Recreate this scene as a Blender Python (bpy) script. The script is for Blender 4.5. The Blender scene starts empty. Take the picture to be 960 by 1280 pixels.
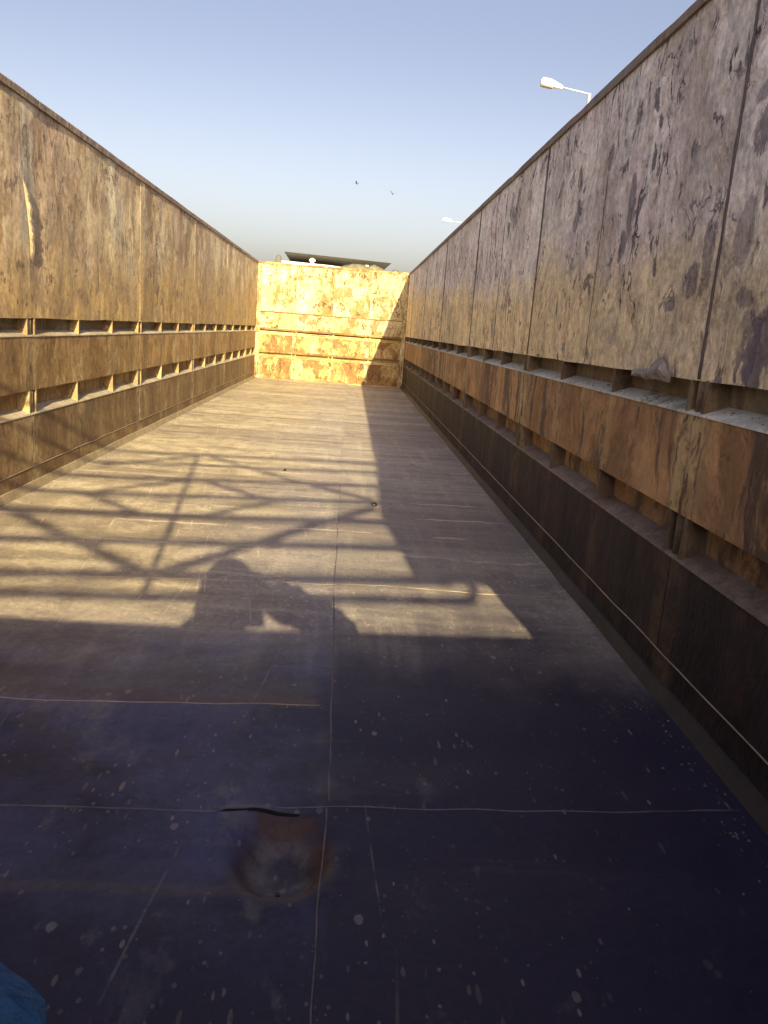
import bpy, bmesh, math, random
from mathutils import Vector, Matrix, noise as mnoise
R = math.radians
random.seed(7)
scene = bpy.context.scene
col = scene.collection

# ------------------------------------------------------------------ camera
cam_d = bpy.data.cameras.new("camera")
cam = bpy.data.objects.new("camera", cam_d); col.objects.link(cam)
yaw, pit, rol = .0572, -.2249, .0752
fw = Vector((math.sin(yaw)*math.cos(pit), math.cos(yaw)*math.cos(pit), math.sin(pit)))
rt = Vector((math.cos(yaw), -math.sin(yaw), 0)); up = rt.cross(fw)
r2 = rt*math.cos(rol)+up*math.sin(rol); u2 = -rt*math.sin(rol)+up*math.cos(rol)
CAM = Vector((.3266, 0, .8894))
cam.matrix_world = Matrix(((r2.x, u2.x, -fw.x, CAM.x), (r2.y, u2.y, -fw.y, CAM.y), (r2.z, u2.z, -fw.z, CAM.z), (0, 0, 0, 1)))
cam_d.sensor_fit = 'VERTICAL'; cam_d.sensor_height = 36; cam_d.lens = 985.26/1280*36
cam_d.clip_start = .02; cam_d.clip_end = 4000
scene.camera = cam

# ------------------------------------------------------------------ sky, sun, exposure
LX, K = .357, 2.97                       # the light drifts .357 to the left and 2.97 forward per metre of fall
w = bpy.data.worlds.new("World"); scene.world = w; w.use_nodes = True
wn = w.node_tree; bg = wn.nodes["Background"]
HAZE = (1.82, 1.72, 1.54, 1)
sky = wn.nodes.new("ShaderNodeTexSky"); sky.sky_type = 'NISHITA'; sky.sun_disc = False
sky.sun_elevation = R(18.5); sky.sun_rotation = R(173); sky.altitude = 100
sky.air_density = 1.0; sky.dust_density = 6.0; sky.ozone_density = 2.0
hs = wn.nodes.new("ShaderNodeHueSaturation"); hs.inputs["Saturation"].default_value = .80
tint = wn.nodes.new("ShaderNodeMix"); tint.data_type = 'RGBA'; tint.blend_type = 'MULTIPLY'; tint.inputs[0].default_value = 1
tint.inputs[7].default_value = (1.0, .885, .90, 1)
wn.links.new(sky.outputs[0], hs.inputs["Color"]); wn.links.new(hs.outputs[0], tint.inputs[6])
gn = wn.nodes.new("ShaderNodeNewGeometry"); sx_ = wn.nodes.new("ShaderNodeSeparateXYZ"); wn.links.new(gn.outputs["Incoming"], sx_.inputs[0])
el = wn.nodes.new("ShaderNodeMapRange"); el.interpolation_type = 'SMOOTHSTEP'          # pale haze towards the horizon
wn.links.new(sx_.outputs[2], el.inputs[0]); el.inputs[1].default_value = -.34; el.inputs[2].default_value = .0; el.inputs[3].default_value = 0; el.inputs[4].default_value = 1
hz = wn.nodes.new("ShaderNodeMix"); hz.data_type = 'RGBA'; hz.blend_type = 'MULTIPLY'; hz.inputs[7].default_value = HAZE
wn.links.new(el.outputs[0], hz.inputs[0]); wn.links.new(tint.outputs[2], hz.inputs[6])
wn.links.new(hz.outputs[2], bg.inputs[0]); bg.inputs[1].default_value = .079
sd = bpy.data.lights.new("sun", 'SUN'); sd.energy = 5.0; sd.angle = R(.42); sd.color = (1, .81, .44)
sun = bpy.data.objects.new("sun", sd); col.objects.link(sun)
sun.rotation_euler = Vector((-LX, K, -1)).to_track_quat('-Z', 'Y').to_euler()
sun.location = (0, -20, 12)
vs = scene.view_settings
vs.view_transform = 'Standard'; vs.look = 'None'; vs.gamma = 1; vs.use_curve_mapping = False
vs.exposure = 1.55

# ------------------------------------------------------------------ material helpers
class NT:
    def __init__(s, name):
        s.m = bpy.data.materials.new(name); s.m.use_nodes = True
        s.t = s.m.node_tree; s.b = s.t.nodes["Principled BSDF"]
        s.g = s.t.nodes.new("ShaderNodeNewGeometry"); s.pos = s.g.outputs["Position"]
        s.oi = s.t.nodes.new("ShaderNodeObjectInfo"); s.rnd = s.oi.outputs["Random"]
        s.sep = s.t.nodes.new("ShaderNodeSeparateXYZ"); s.l(s.pos, s.sep.inputs[0])
        s.x, s.y, s.z = s.sep.outputs
    def l(s, a, b):
        if isinstance(a, (int, float)): b.default_value = a
        elif isinstance(a, (tuple, list)): b.default_value = (*a, 1) if len(a) == 3 and b.type == 'RGBA' else a
        else: s.t.links.new(a, b)
    def math(s, op, a, b=0., c=None, clamp=False):
        n = s.t.nodes.new("ShaderNodeMath"); n.operation = op; n.use_clamp = clamp
        s.l(a, n.inputs[0]); s.l(b, n.inputs[1])
        if c is not None: s.l(c, n.inputs[2])
        return n.outputs[0]
    def vmath(s, op, a, b):
        n = s.t.nodes.new("ShaderNodeVectorMath"); n.operation = op
        s.l(a, n.inputs[0]); s.l(b, n.inputs[1]); return n.outputs[0]
    def shifted(s, amount=31.7):          # each plate gets its own piece of the pattern
        n = s.t.nodes.new("ShaderNodeCombineXYZ")
        a = s.math('MULTIPLY', s.rnd, amount)
        for i in range(3): s.l(a, n.inputs[i])
        return s.vmath('ADD', s.pos, n.outputs[0])
    def map(s, v, scale, rot=(0, 0, 0), loc=(0, 0, 0)):
        n = s.t.nodes.new("ShaderNodeMapping"); s.l(v, n.inputs[0])
        n.inputs[1].default_value = loc; n.inputs[2].default_value = rot; n.inputs[3].default_value = scale
        return n.outputs[0]
    def noise(s, v, scale=1., detail=6, rough=.6, dist=0.):
        n = s.t.nodes.new("ShaderNodeTexNoise"); s.l(v, n.inputs["Vector"])
        n.inputs["Scale"].default_value = scale; n.inputs["Detail"].default_value = detail
        n.inputs["Roughness"].default_value = rough; n.inputs["Distortion"].default_value = dist
        return n.outputs[0]
    def vor(s, v, scale, feature='F1', rand=1.):
        n = s.t.nodes.new("ShaderNodeTexVoronoi"); n.feature = feature; s.l(v, n.inputs["Vector"])
        n.inputs["Scale"].default_value = scale; n.inputs["Randomness"].default_value = rand
        return n
    def step(s, v, a, b, lo=0., hi=1.):
        n = s.t.nodes.new("ShaderNodeMapRange"); n.interpolation_type = 'SMOOTHSTEP'
        s.l(v, n.inputs[0]); s.l(a, n.inputs[1]); s.l(b, n.inputs[2]); s.l(lo, n.inputs[3]); s.l(hi, n.inputs[4])
        return n.outputs[0]
    def mix(s, f, a, b, mode='MIX'):
        n = s.t.nodes.new("ShaderNodeMix"); n.data_type = 'RGBA'; n.blend_type = mode
        s.l(f, n.inputs[0]); s.l(a, n.inputs[6]); s.l(b, n.inputs[7]); return n.outputs[2]
    def contour(s, v, width, level=.5):   # thin wandering lines: the level curves of a noise
        return s.step(s.math('ABSOLUTE', s.math('SUBTRACT', v, level)), width*.4, width, 1., 0.)
    def mul(s, *a):
        r = a[0]
        for b in a[1:]: r = s.math('MULTIPLY', r, b)
        return r
    def bump(s, h, strength, dist, prev=None):
        n = s.t.nodes.new("ShaderNodeBump"); s.l(h, n.inputs["Height"])
        n.inputs["Strength"].default_value = strength; n.inputs["Distance"].default_value = dist
        if prev is not None: s.l(prev, n.inputs["Normal"])
        return n.outputs[0]
    def out(s, colr, rough=.7, metal=0., nrm=None, spec=.5):
        s.l(colr, s.b.inputs["Base Color"]); s.l(rough, s.b.inputs["Roughness"]); s.l(metal, s.b.inputs["Metallic"])
        s.l(spec, s.b.inputs["Specular IOR Level"])
        if nrm is not None: s.l(nrm, s.b.inputs["Normal"])
        return s.m

def simple(name, c, rough=.6, metal=0., var=.25, scale=6., bump=.15):
    t = NT(name); n = t.noise(t.pos, scale, 6, .65); f = t.noise(t.pos, scale*9, 4)
    k = t.math('ADD', t.math('MULTIPLY', t.math('SUBTRACT', n, .5), var*3), 1.)
    k = t.math('ADD', k, t.math('MULTIPLY', t.math('SUBTRACT', f, .5), var))
    cc = t.mix(1., c, k, 'MULTIPLY')
    return t.out(cc, rough, metal, t.bump(f, bump, .004))

def plate_mat(name, base, alt, rust, bare, zone=None, flake=.5, streak=.5, rough=.72, rustamt=.6, crack=.5, alt_amt=.8, big=0., light=None, bmp=1., runs=None, grain=1., rustlevel=.5, stain=0., spots=(), vs_=1., lay_=.45, cw=.008):
    """worn painted plate: blotches, run streaks, rust, bare flaked spots, scratches, dents"""
    t = NT(name); v0 = t.shifted()
    if vs_ != 1: v0 = t.vmath('MULTIPLY', v0, (vs_, vs_, vs_))
    wn_ = t.t.nodes.new("ShaderNodeTexNoise"); t.l(v0, wn_.inputs["Vector"]); wn_.inputs["Scale"].default_value = 3.; wn_.inputs["Detail"].default_value = 5
    wv = t.vmath('MULTIPLY', t.vmath('SUBTRACT', wn_.outputs["Color"], (.5, .5, .5)), (.22, .22, .25))
    v = t.vmath('ADD', v0, wv)
    cloud = t.noise(v, 1.35, 8, .62)
    cloud2 = t.noise(t.map(v0, (1, 1, 1), loc=(7, 3, 5)), 1.1, 4, .55)
    band = t.noise(t.map(v, (3.6, 3.6, .7), loc=(2, 8, 1)), 1.2, 8, .66)
    st = t.noise(t.map(v, (8, 8, 1.8)), 1.3, 9, .70)
    hair = t.noise(t.map(v0, (70, 70, 5.), rot=(R(4), 0, 0)), 1., 5, .65)
    patch = t.noise(t.map(v, (1, 1, .75), loc=(4, 1, 9)), 2.6, 10, .70)
    mid = t.noise(v, 9, 8, .70)
    grit = t.noise(v0, 38, 7, .72)
    c = t.mix(t.mul(t.step(cloud, .43, .57), alt_amt), base, alt)
    if light: c = t.mix(t.mul(t.step(band, .52, .62), .75), c, light)
    rm = t.mul(t.step(t.math('ADD', patch, t.math('MULTIPLY', t.math('SUBTRACT', mid, .5), .35)), rustlevel, rustlevel+.09), rustamt)
    c = t.mix(rm, c, t.mix(t.step(mid, .42, .58), rust, tuple(k*.55 for k in rust)))
    c = t.mix(t.mul(t.step(st, .535, .62), streak), c, tuple(k*.6 for k in rust))
    c = t.mix(t.mul(t.step(st, .45, .38), streak*.5), c, tuple(min(1, k*1.2) for k in (light or base)))
    if zone:                              # worn lower band, ragged, height per plate; right wall's includes painted bounce light
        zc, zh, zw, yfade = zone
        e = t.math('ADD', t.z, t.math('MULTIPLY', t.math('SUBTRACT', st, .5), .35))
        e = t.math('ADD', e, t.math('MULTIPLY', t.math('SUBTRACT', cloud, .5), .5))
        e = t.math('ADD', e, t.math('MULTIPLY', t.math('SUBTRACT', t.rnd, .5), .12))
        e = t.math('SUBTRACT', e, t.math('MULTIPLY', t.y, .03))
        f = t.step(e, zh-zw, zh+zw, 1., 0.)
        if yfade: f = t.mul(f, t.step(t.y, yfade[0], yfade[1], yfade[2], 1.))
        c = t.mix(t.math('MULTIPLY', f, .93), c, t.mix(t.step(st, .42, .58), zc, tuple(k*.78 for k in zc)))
    if stain:                             # broad dark run-down stains
        sn = t.noise(t.map(v, (3.2, 3.2, .35), loc=(9, 9, 2)), 1.3, 6, .6)
        c = t.mix(t.mul(t.step(sn, .515, .57), t.step(st, .38, .52), stain), c, bare)
    if runs:                              # runs below every gusset, stronger below the paired posts
        rc, rk = runs
        def per(p):
            d = t.math('ABSOLUTE', t.math('SUBTRACT', t.math('FRACT', t.math('ADD', t.math('MULTIPLY', t.math('SUBTRACT', t.y, 1.965), 1/p), .5)), .5))
            return t.math('ADD', t.math('MULTIPLY', d, p), t.math('MULTIPLY', t.math('SUBTRACT', st, .5), .22))
        r1 = t.step(per(.6657), .015, .07, 1., 0.); r2 = t.step(per(1.997), .03, .12, 1., 0.)
        c = t.mix(t.mul(t.math('MAXIMUM', t.math('MULTIPLY', r1, .6), r2), t.step(mid, .40, .52), rk), c, rc)
        c = t.mix(t.mul(r2, t.step(t.noise(t.map(v, (26, 26, 2.4)), 1., 6, .65), .52, .58), rk), c, bare)
    # soft cloudy discolouring, wider than tall, and small hooked marks
    lay = t.noise(t.map(v, (1.6, 1.6, 3.4), loc=(5, 2, 6)), 1.5, 8, .62)
    c = t.mix(t.mul(t.step(lay, .50, .60), lay_), c, tuple(k*.62 for k in alt))
    hk = t.contour(t.noise(t.map(v, (7, 7, 5), loc=(1, 6, 2)), 1.2, 3, .55, .6), .022, .56)
    c = t.mix(t.mul(hk, t.step(t.noise(t.map(v0, (1, 1, 1), loc=(8, 2, 3)), 5, 3), .56, .62), crack*.8), c, bare)
    # thin vertical scrape lines, dark and pale
    c = t.mix(t.mul(t.step(hair, .60, .68), t.step(cloud2, .42, .58), .5*grain), c, bare)
    c = t.mix(t.mul(t.step(hair, .40, .33), t.step(cloud, .42, .58), .35*grain), c, tuple(min(1, k*1.35) for k in base))
    # flaked spots: small round ones and slanting long ones
    f1 = t.noise(t.map(v, (15, 15, 8)), 1., 6, .62); f2 = t.noise(t.map(v, (17, 17, 4.2), rot=(R(14), 0, 0)), 1., 4, .55, .2)
    fm = t.step(cloud2, .44, .56)
    fl = t.math('MAXIMUM', t.mul(t.step(f1, .60, .625), t.step(cloud, .40, .52)), t.mul(t.step(f2, .615, .64), fm))
    c = t.mix(t.mul(fl, flake), c, bare)
    if big:
        bg_ = t.math('ADD', t.noise(t.map(v, (1, 1, .6)), 4.0, 6, .62, .2), t.math('MULTIPLY', t.math('SUBTRACT', grit, .5), .05))
        c = t.mix(t.mul(t.step(bg_, .575, .595), t.step(cloud2, .47, .55), t.step(t.math('ADD', t.y, 0), 7., 3.5, .25, 1.), big), c, tuple(k*1.15 for k in bare))
    if spots:                             # the large bare patches, each with its ragged outline
        wz = t.noise(t.map(v0, (1, 1, .6)), 8, 8, .72, .3); m_ = None
        for (py, pz, ry, rz, sl) in spots:
            dy = t.math('SUBTRACT', t.y, py); dz = t.math('SUBTRACT', t.z, pz)
            dy = t.math('ADD', dy, t.math('MULTIPLY', dz, sl))
            dd = t.math('ADD', t.math('POWER', t.math('ABSOLUTE', t.math('DIVIDE', dy, ry)), 2.), t.math('POWER', t.math('ABSOLUTE', t.math('DIVIDE', dz, rz)), 2.))
            dd = t.math('ADD', dd, t.math('MULTIPLY', t.math('SUBTRACT', wz, .5), 8.5))
            q = t.mul(t.step(dd, .85, 1.15, 1., 0.), .55+.45*((py*7.3+pz*3.1) % 1)); m_ = q if m_ is None else t.math('MAXIMUM', m_, q)
        c = t.mix(t.mul(m_, .88), c, t.mix(t.step(mid, .4, .6), bare, tuple(k*1.45 for k in bare)))
    # gouges and cracks
    cr = t.contour(t.noise(t.map(v, (4, 4, 2.2), rot=(R(25), R(10), 0)), 1.2, 5, .6), cw)
    c = t.mix(t.mul(cr, t.step(t.noise(v0, 2.4, 3), .50, .58), crack), c, tuple(k*.5 for k in bare))
    k = t.math('ADD', t.math('MULTIPLY', t.math('SUBTRACT', grit, .5), 1.1*grain), 1.)
    k = t.math('ADD', k, t.math('MULTIPLY', t.math('SUBTRACT', mid, .5), .9*grain))
    k = t.math('ADD', k, t.math('MULTIPLY', t.math('SUBTRACT', t.rnd, .5), .16))
    c = t.mix(1., c, k, 'MULTIPLY')
    b = t.bump(t.noise(t.map(v, (5, 5, 2.)), 1.4, 7, .6), .5*bmp, .06)
    b = t.bump(st, .3*bmp, .012, b)
    b = t.bump(fl, .4*bmp, -.004, b)
    b = t.bump(grit, .35*bmp, .004, b)
    rg = t.math('ADD', rough-.15, t.math('MULTIPLY', mid, .3))
    return t.out(c, rg, 0., b, .35)

M = {}
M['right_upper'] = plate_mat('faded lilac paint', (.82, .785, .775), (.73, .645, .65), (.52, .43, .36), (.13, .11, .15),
    zone=((.90, .74, .42), 1.06, .13, (1.8, 4.2, .72)), flake=.9, streak=.4, rustamt=.5, grain=1.7, crack=1., cw=.012, big=.85, light=(.84, .85, .82), lay_=.22, bmp=2.3,  # ochre zone: worn paint plus warm bounce light painted in, weaker towards the rear
    spots=((1.862, 1.15, .045, .075, .25), (2.10, 1.075, .04, .05, .2), (2.03, 1.13, .03, .09, .1), (1.83, 1.38, .06, .06, -.3), (1.88, 1.47, .04, .04, .5),
           (2.66, 1.34, .035, .10, .1), (2.72, 1.22, .04, .05, .1), (3.33, 1.40, .03, .06, .1), (2.25, 1.02, .06, .02, .3), (1.78, 1.02, .05, .025, 0), (1.93, 1.62, .035, .07, .2), (2.95, 1.55, .03, .04, .1), (1.70, .98, .06, .02, 0)))
M['right_mid'] = plate_mat('rusted ochre paint right', (.48, .285, .14), (.27, .155, .085), (.33, .175, .07), (.055, .040, .040),
    flake=.6, streak=.3, rustamt=.7, crack=.5, light=(.36, .25, .12), runs=((.50, .38, .20), .9), stain=.85)
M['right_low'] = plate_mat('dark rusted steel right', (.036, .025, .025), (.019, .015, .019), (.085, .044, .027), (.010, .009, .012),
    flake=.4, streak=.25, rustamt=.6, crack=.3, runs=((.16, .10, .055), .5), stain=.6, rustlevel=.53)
M['left_upper'] = plate_mat('faded tan paint', (.48, .40, .265), (.39, .295, .225), (.28, .175, .085), (.13, .095, .08),
    zone=((.44, .31, .14), 1.0, .25, None), flake=.75, streak=.25, rustamt=.7, grain=1.5, crack=1., big=.6, light=(.56, .53, .43), bmp=.3)
M['left_mid'] = plate_mat('rusted brown paint left', (.37, .25, .115), (.27, .17, .075), (.25, .135, .05), (.085, .055, .04),
    flake=.5, streak=.25, rustamt=.7, grain=1.4, crack=.6, light=(.40, .31, .17), bmp=.3, runs=((.42, .34, .20), .5), stain=.4)
M['left_low'] = plate_mat('brown steel left', (.215, .145, .075), (.16, .105, .06), (.17, .09, .045), (.07, .045, .035),
    flake=.35, streak=.2, rustamt=.6, grain=1.4, crack=.4, light=(.27, .2, .11), bmp=.3, runs=((.40, .32, .19), .5), stain=.3)
M['end'] = plate_mat('cream paint with rust blooms', (.47, .42, .24), (.40, .32, .14), (.24, .12, .035), (.09, .05, .022),
    flake=.9, streak=.5, rustamt=.85, crack=1., light=(.60, .55, .36), big=.6, rustlevel=.478, grain=1.6, vs_=1.45, cw=.022)
M['end_low'] = plate_mat('cream paint heavy rust', (.39, .29, .115), (.29, .18, .06), (.22, .11, .035), (.13, .065, .03),
    flake=.8, streak=.5, rustamt=.95, crack=.9, light=(.52, .43, .22), rustlevel=.468, grain=1.6, vs_=1.5, cw=.022)
M['rib'] = plate_mat('rusty rib', (.26, .17, .06), (.18, .10, .035), (.14, .065, .02), (.07, .035, .02), flake=.7, streak=.5, rustamt=.8)
M['ledge'] = plate_mat('chalky green primer', (.62, .65, .60), (.50, .51, .45), (.28, .19, .12), (.14, .12, .10),
    flake=.5, streak=.2, rustamt=.35, crack=.9, grain=.7, rustlevel=.54)
M['ledge_left'] = plate_mat('chalky dust on ledge', (.44, .40, .33), (.38, .32, .22), (.26, .16, .07), (.16, .12, .08),
    flake=.3, streak=.2, rustamt=.4, crack=.4, grain=.7, bmp=.4)
M['ledge_end'] = plate_mat('cream ledge', (.64, .56, .30), (.54, .42, .16), (.34, .17, .05), (.2, .1, .04), flake=.4, streak=.3, rustamt=.5)
M['gusset'] = plate_mat('gusset paint', (.33, .25, .12), (.22, .15, .08), (.2, .11, .05), (.09, .06, .05), flake=.5, streak=.4, rustamt=.5)
M['ledge_low'] = plate_mat('dusty brown ledge', (.25, .20, .165), (.19, .15, .12), (.16, .09, .05), (.08, .06, .05), flake=.4, streak=.3, rustamt=.4)
M['ledge_back'] = plate_mat('stained pocket back', (.27, .235, .17), (.2, .16, .11), (.2, .11, .05), (.08, .06, .05), flake=.5, streak=.4, rustamt=.5)
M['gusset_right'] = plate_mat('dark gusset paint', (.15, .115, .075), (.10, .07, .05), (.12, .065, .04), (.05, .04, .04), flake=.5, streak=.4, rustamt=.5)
M['rail'] = plate_mat('dark rail steel', (.19, .16, .15), (.24, .18, .14), (.15, .085, .05), (.05, .045, .05), flake=.5, streak=.2, rustamt=.4)
M['weld'] = simple('bright worn weld', (.34, .27, .19), .5, .2, .5, 14)
M['weld_dark'] = simple('dull weld', (.15, .125, .13), .55, .1, .8, 9)
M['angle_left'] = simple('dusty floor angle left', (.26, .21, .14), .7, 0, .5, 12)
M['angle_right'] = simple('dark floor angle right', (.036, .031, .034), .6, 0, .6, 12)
M['seam'] = simple('dark seam', (.07, .058, .07), .7, 0, .4, 20)
M['torn_grey'] = simple('bent grey sheet edge', (.25, .225, .21), .55, .1, .6, 30, .5)
M['torn'] = simple('bent bare sheet edge', (.40, .33, .22), .55, .2, .5, 30, .4)

def floor_mat():
    t = NT('scuffed steel floor'); v = t.pos
    big = t.noise(v, 1.1, 6, .6, .4); mid = t.noise(v, 5, 7, .65, .5); fine = t.noise(v, 60, 5, .7)
    tr = t.noise(t.map(v, (.9, 7, 1)), 1.4, 6, .6, .3)          # dust lies in bands across the floor
    sx = t.noise(t.map(v, (9, .8, 1)), 1.4, 6, .6, .2)          # scuffs along the floor
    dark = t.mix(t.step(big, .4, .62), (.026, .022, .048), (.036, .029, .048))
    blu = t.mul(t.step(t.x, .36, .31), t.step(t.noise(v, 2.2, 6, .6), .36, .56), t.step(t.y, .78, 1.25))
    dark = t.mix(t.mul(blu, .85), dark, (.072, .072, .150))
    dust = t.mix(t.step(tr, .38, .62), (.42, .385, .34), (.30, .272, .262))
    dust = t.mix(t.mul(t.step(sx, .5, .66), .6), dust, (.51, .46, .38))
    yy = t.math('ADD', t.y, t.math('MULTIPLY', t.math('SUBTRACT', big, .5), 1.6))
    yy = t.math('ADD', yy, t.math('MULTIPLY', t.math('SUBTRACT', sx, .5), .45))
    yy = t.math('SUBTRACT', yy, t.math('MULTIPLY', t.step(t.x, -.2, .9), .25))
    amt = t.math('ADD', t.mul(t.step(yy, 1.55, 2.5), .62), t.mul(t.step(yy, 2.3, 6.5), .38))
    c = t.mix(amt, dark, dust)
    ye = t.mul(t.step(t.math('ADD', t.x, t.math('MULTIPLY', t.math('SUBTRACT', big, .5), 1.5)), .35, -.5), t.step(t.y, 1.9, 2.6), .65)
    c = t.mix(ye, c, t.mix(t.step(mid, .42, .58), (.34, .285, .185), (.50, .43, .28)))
    sp_ = t.noise(t.map(v, (1, .55, 1)), 70, 4, .6)
    c = t.mix(t.mul(t.step(sp_, .60, .68), t.step(t.y, 1.9, 2.5), t.step(big, .38, .56), .6), c, (.62, .55, .42))
    c = t.mix(t.mul(t.step(sp_, .40, .32), t.step(t.y, 1.9, 2.5), .45), c, (.14, .11, .10))
    # every floor plate has its own tone
    pid = t.t.nodes.new("ShaderNodeCombineXYZ"); t.l(t.math('FLOOR', t.math('ADD', t.math('MULTIPLY', t.y, 1/.345), .5)), pid.inputs[1])
    t.l(t.math('GREATER_THAN', t.x, .32), pid.inputs[0])
    wh = t.t.nodes.new("ShaderNodeTexWhiteNoise"); wh.noise_dimensions = '2D'; t.l(pid.outputs[0], wh.inputs["Vector"])
    c = t.mix(t.mul(t.step(wh.outputs[0], .25, 1.), .36, t.step(t.y, 1.5, 2.6)), c, (.12, .088, .092))
    # purple brown mill scale showing through in patches, and polished darker bands
    c = t.mix(t.mul(t.step(mid, .54, .66), .45, t.step(yy, 1.2, 2.)), c, (.095, .068, .07))
    c = t.mix(t.mul(t.step(tr, .60, .72), .35), c, (.10, .075, .065))
    # grey dust smudges
    sm = t.noise(t.map(v, (1, .6, 1), loc=(3, 4, 0)), 8, 7, .66, .2)
    c = t.mix(t.mul(t.step(sm, .56, .66), t.step(big, .42, .56), .45), c, (.17, .155, .155))
    # rusty dent near the loading end, its soft highlight painted into the colour
    dx = t.math('DIVIDE', t.math('SUBTRACT', t.x, .262), .078); dy = t.math('DIVIDE', t.math('SUBTRACT', t.y, 1.205), .105)
    rr = t.math('SQRT', t.math('ADD', t.mul(dx, dx), t.mul(dy, dy)))
    rr = t.math('ADD', rr, t.math('MULTIPLY', t.math('SUBTRACT', t.noise(v, 22, 4), .5), .8))
    side_ = t.step(t.math('SUBTRACT', t.math('MULTIPLY', dx, .6), dy), -.9, .6, .12, 1.)
    ring = t.mul(t.step(rr, .5, .9), t.step(rr, .95, 1.3, 1., 0.), side_)
    c = t.mix(t.mul(t.step(rr, .7, 1.15, 1., 0.), .75), c, t.mix(t.step(t.noise(v, 16, 7), .34, .64), (.052, .043, .044), (.19, .165, .155)))
    c = t.mix(t.mul(ring, .8), c, (.10, .052, .034))
    lipf = t.mul(t.step(dy, .62, .85), t.step(dy, 1.0, 1.1, 1., 0.), t.step(dx, -.75, -.6), t.step(dx, .5, .9, 1., 0.))
    c = t.mix(t.mul(lipf, .7), c, (.11, .06, .042))
    # rust brushed on the raised ridge lines left of the middle seam
    def ridge(y0, wd, x1, col_, k):
        d = t.math('ABSOLUTE', t.math('ADD', t.math('SUBTRACT', t.y, y0), t.math('MULTIPLY', t.math('SUBTRACT', t.noise(v, 9, 4), .5), wd*.9)))
        return t.mul(t.step(d, wd*.2, wd, 1., 0.), t.step(t.x, x1-.02, x1, 1., 0.), k), col_
    for y0, wd, x1, cc, kk in ((1.772, .040, .31, (.13, .085, .06), .6), (1.105, .022, .31, (.11, .085, .075), .45), (1.85, .12, .3, (.085, .07, .065), .5)):
        f, cc = ridge(y0, wd, x1, cc, kk); c = t.mix(f, c, cc)
    # pale scuff flecks: small spots of changing size, most of them stretched along the floor
    def flecks(scale, sc, rot, lo, hi, k, colr, mask):
        vo = t.vor(t.map(v, sc, rot=(0, 0, rot)), scale)
        vv = t.math('ADD', vo.outputs["Distance"], t.math('MULTIPLY', t.math('SUBTRACT', t.noise(v, 120, 3), .5), .16))
        sep = t.t.nodes.new("ShaderNodeSeparateColor"); t.l(vo.outputs["Color"], sep.inputs[0])
        size = t.step(sep.outputs[0], lo, 1., 0., hi)
        f = t.step(t.math('SUBTRACT', vv, size), -.03, .02, 1., 0.)
        f = t.mul(f, t.step(sep.outputs[0], lo, lo+.01), k, mask, t.step(sep.outputs[1], 0., 1., .25, 1.))
        return f, colr
    for a in ((8, (1, .6, 1), .3, .70, .20, .5, (.20, .18, .18), t.step(mid, .40, .52)),
              (19, (1.2, .8, 1), -.35, .50, .19, .62, (.27, .24, .23), t.step(big, .36, .5)),
              (32, (1.8, .7, 1), .5, .40, .21, .62, (.29, .25, .22), t.step(mid, .42, .54)),
              (22, (2.2, .5, 1), -.45, .62, .21, .55, (.28, .23, .17), t.step(mid, .40, .5)),
              (60, (1, .8, 1), .1, .40, .24, .5, (.25, .22, .21), t.step(big, .40, .55))):
        f, cc = flecks(*a); c = t.mix(f, c, cc)
    # long straight scratches
    for i, (rz, sc, lo, kk) in enumerate(((.30, 5, .88, .3), (-.42, 7, .90, .3), (.62, 6, .90, .3), (-.75, 6, .45, 2.), (-.62, 9, .5, 2.), (.2, 8, .7, 2.))):
        vo = t.vor(t.map(v, (1, .16, 1), rot=(0, 0, rz), loc=(i*3.1, i*1.7, 0)), sc)
        pv = t.map(v, (1, .16, 1), rot=(0, 0, rz), loc=(i*3.1, i*1.7, 0))
        df = t.vmath('SUBTRACT', t.vmath('MULTIPLY', pv, (sc, sc, sc)), t.vmath('MULTIPLY', vo.outputs["Position"], (sc, sc, sc)))
        s2 = t.t.nodes.new("ShaderNodeSeparateXYZ"); t.l(df, s2.inputs[0])
        sp = t.t.nodes.new("ShaderNodeSeparateColor"); t.l(vo.outputs["Color"], sp.inputs[0])
        ln = t.step(t.math('ABSOLUTE', s2.outputs[1]), .10, .36, 1., 0.)
        th = t.step(t.math('ABSOLUTE', s2.outputs[0]), .006, .016, 1., 0.)
        far = kk > 1
        c = t.mix(t.mul(ln, th, t.step(sp.outputs[0], lo, lo+.01), .65 if far else kk, t.step(t.noise(v, 14, 3), .38, .6), t.step(t.y, 2.0, 2.5) if far else 1., t.step(t.x, .35, -.3, .2, 1.) if far else 1.), c, (.66, .60, .48) if far else (.30, .26, .22))
    # worn pale lines where the plate rides over the cross members
    ph = t.math('ADD', t.math('MULTIPLY', t.math('SUBTRACT', t.y, 1.72), 1/.345), t.math('MULTIPLY', t.math('SUBTRACT', t.noise(t.map(v, (1, .25, 1)), 2.2, 5), .5), .55))
    fr_ = t.math('ABSOLUTE', t.math('SUBTRACT', t.math('FRACT', t.math('ADD', ph, .5)), .5))
    ln = t.mul(t.step(fr_, .012, .055, 1., 0.), t.step(t.noise(t.map(v, (2, 3, 1)), 1.3, 5), .46, .60), t.step(t.y, 2.0, 3.6))
    c = t.mix(t.mul(ln, .75), c, (.62, .54, .42))
    k = t.math('ADD', t.math('MULTIPLY', t.math('SUBTRACT', fine, .5), .95), 1.)
    k = t.math('ADD', k, t.math('MULTIPLY', t.math('SUBTRACT', mid, .5), .8))
    c = t.mix(1., c, k, 'MULTIPLY')
    b = t.bump(mid, .22, .02); b = t.bump(fine, .2, .003, b)
    rg = t.math('ADD', .30, t.math('MULTIPLY', mid, .30))
    return t.out(c, t.math('ADD', rg, .12), 0., b, .28)
M['floor'] = floor_mat()
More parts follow.
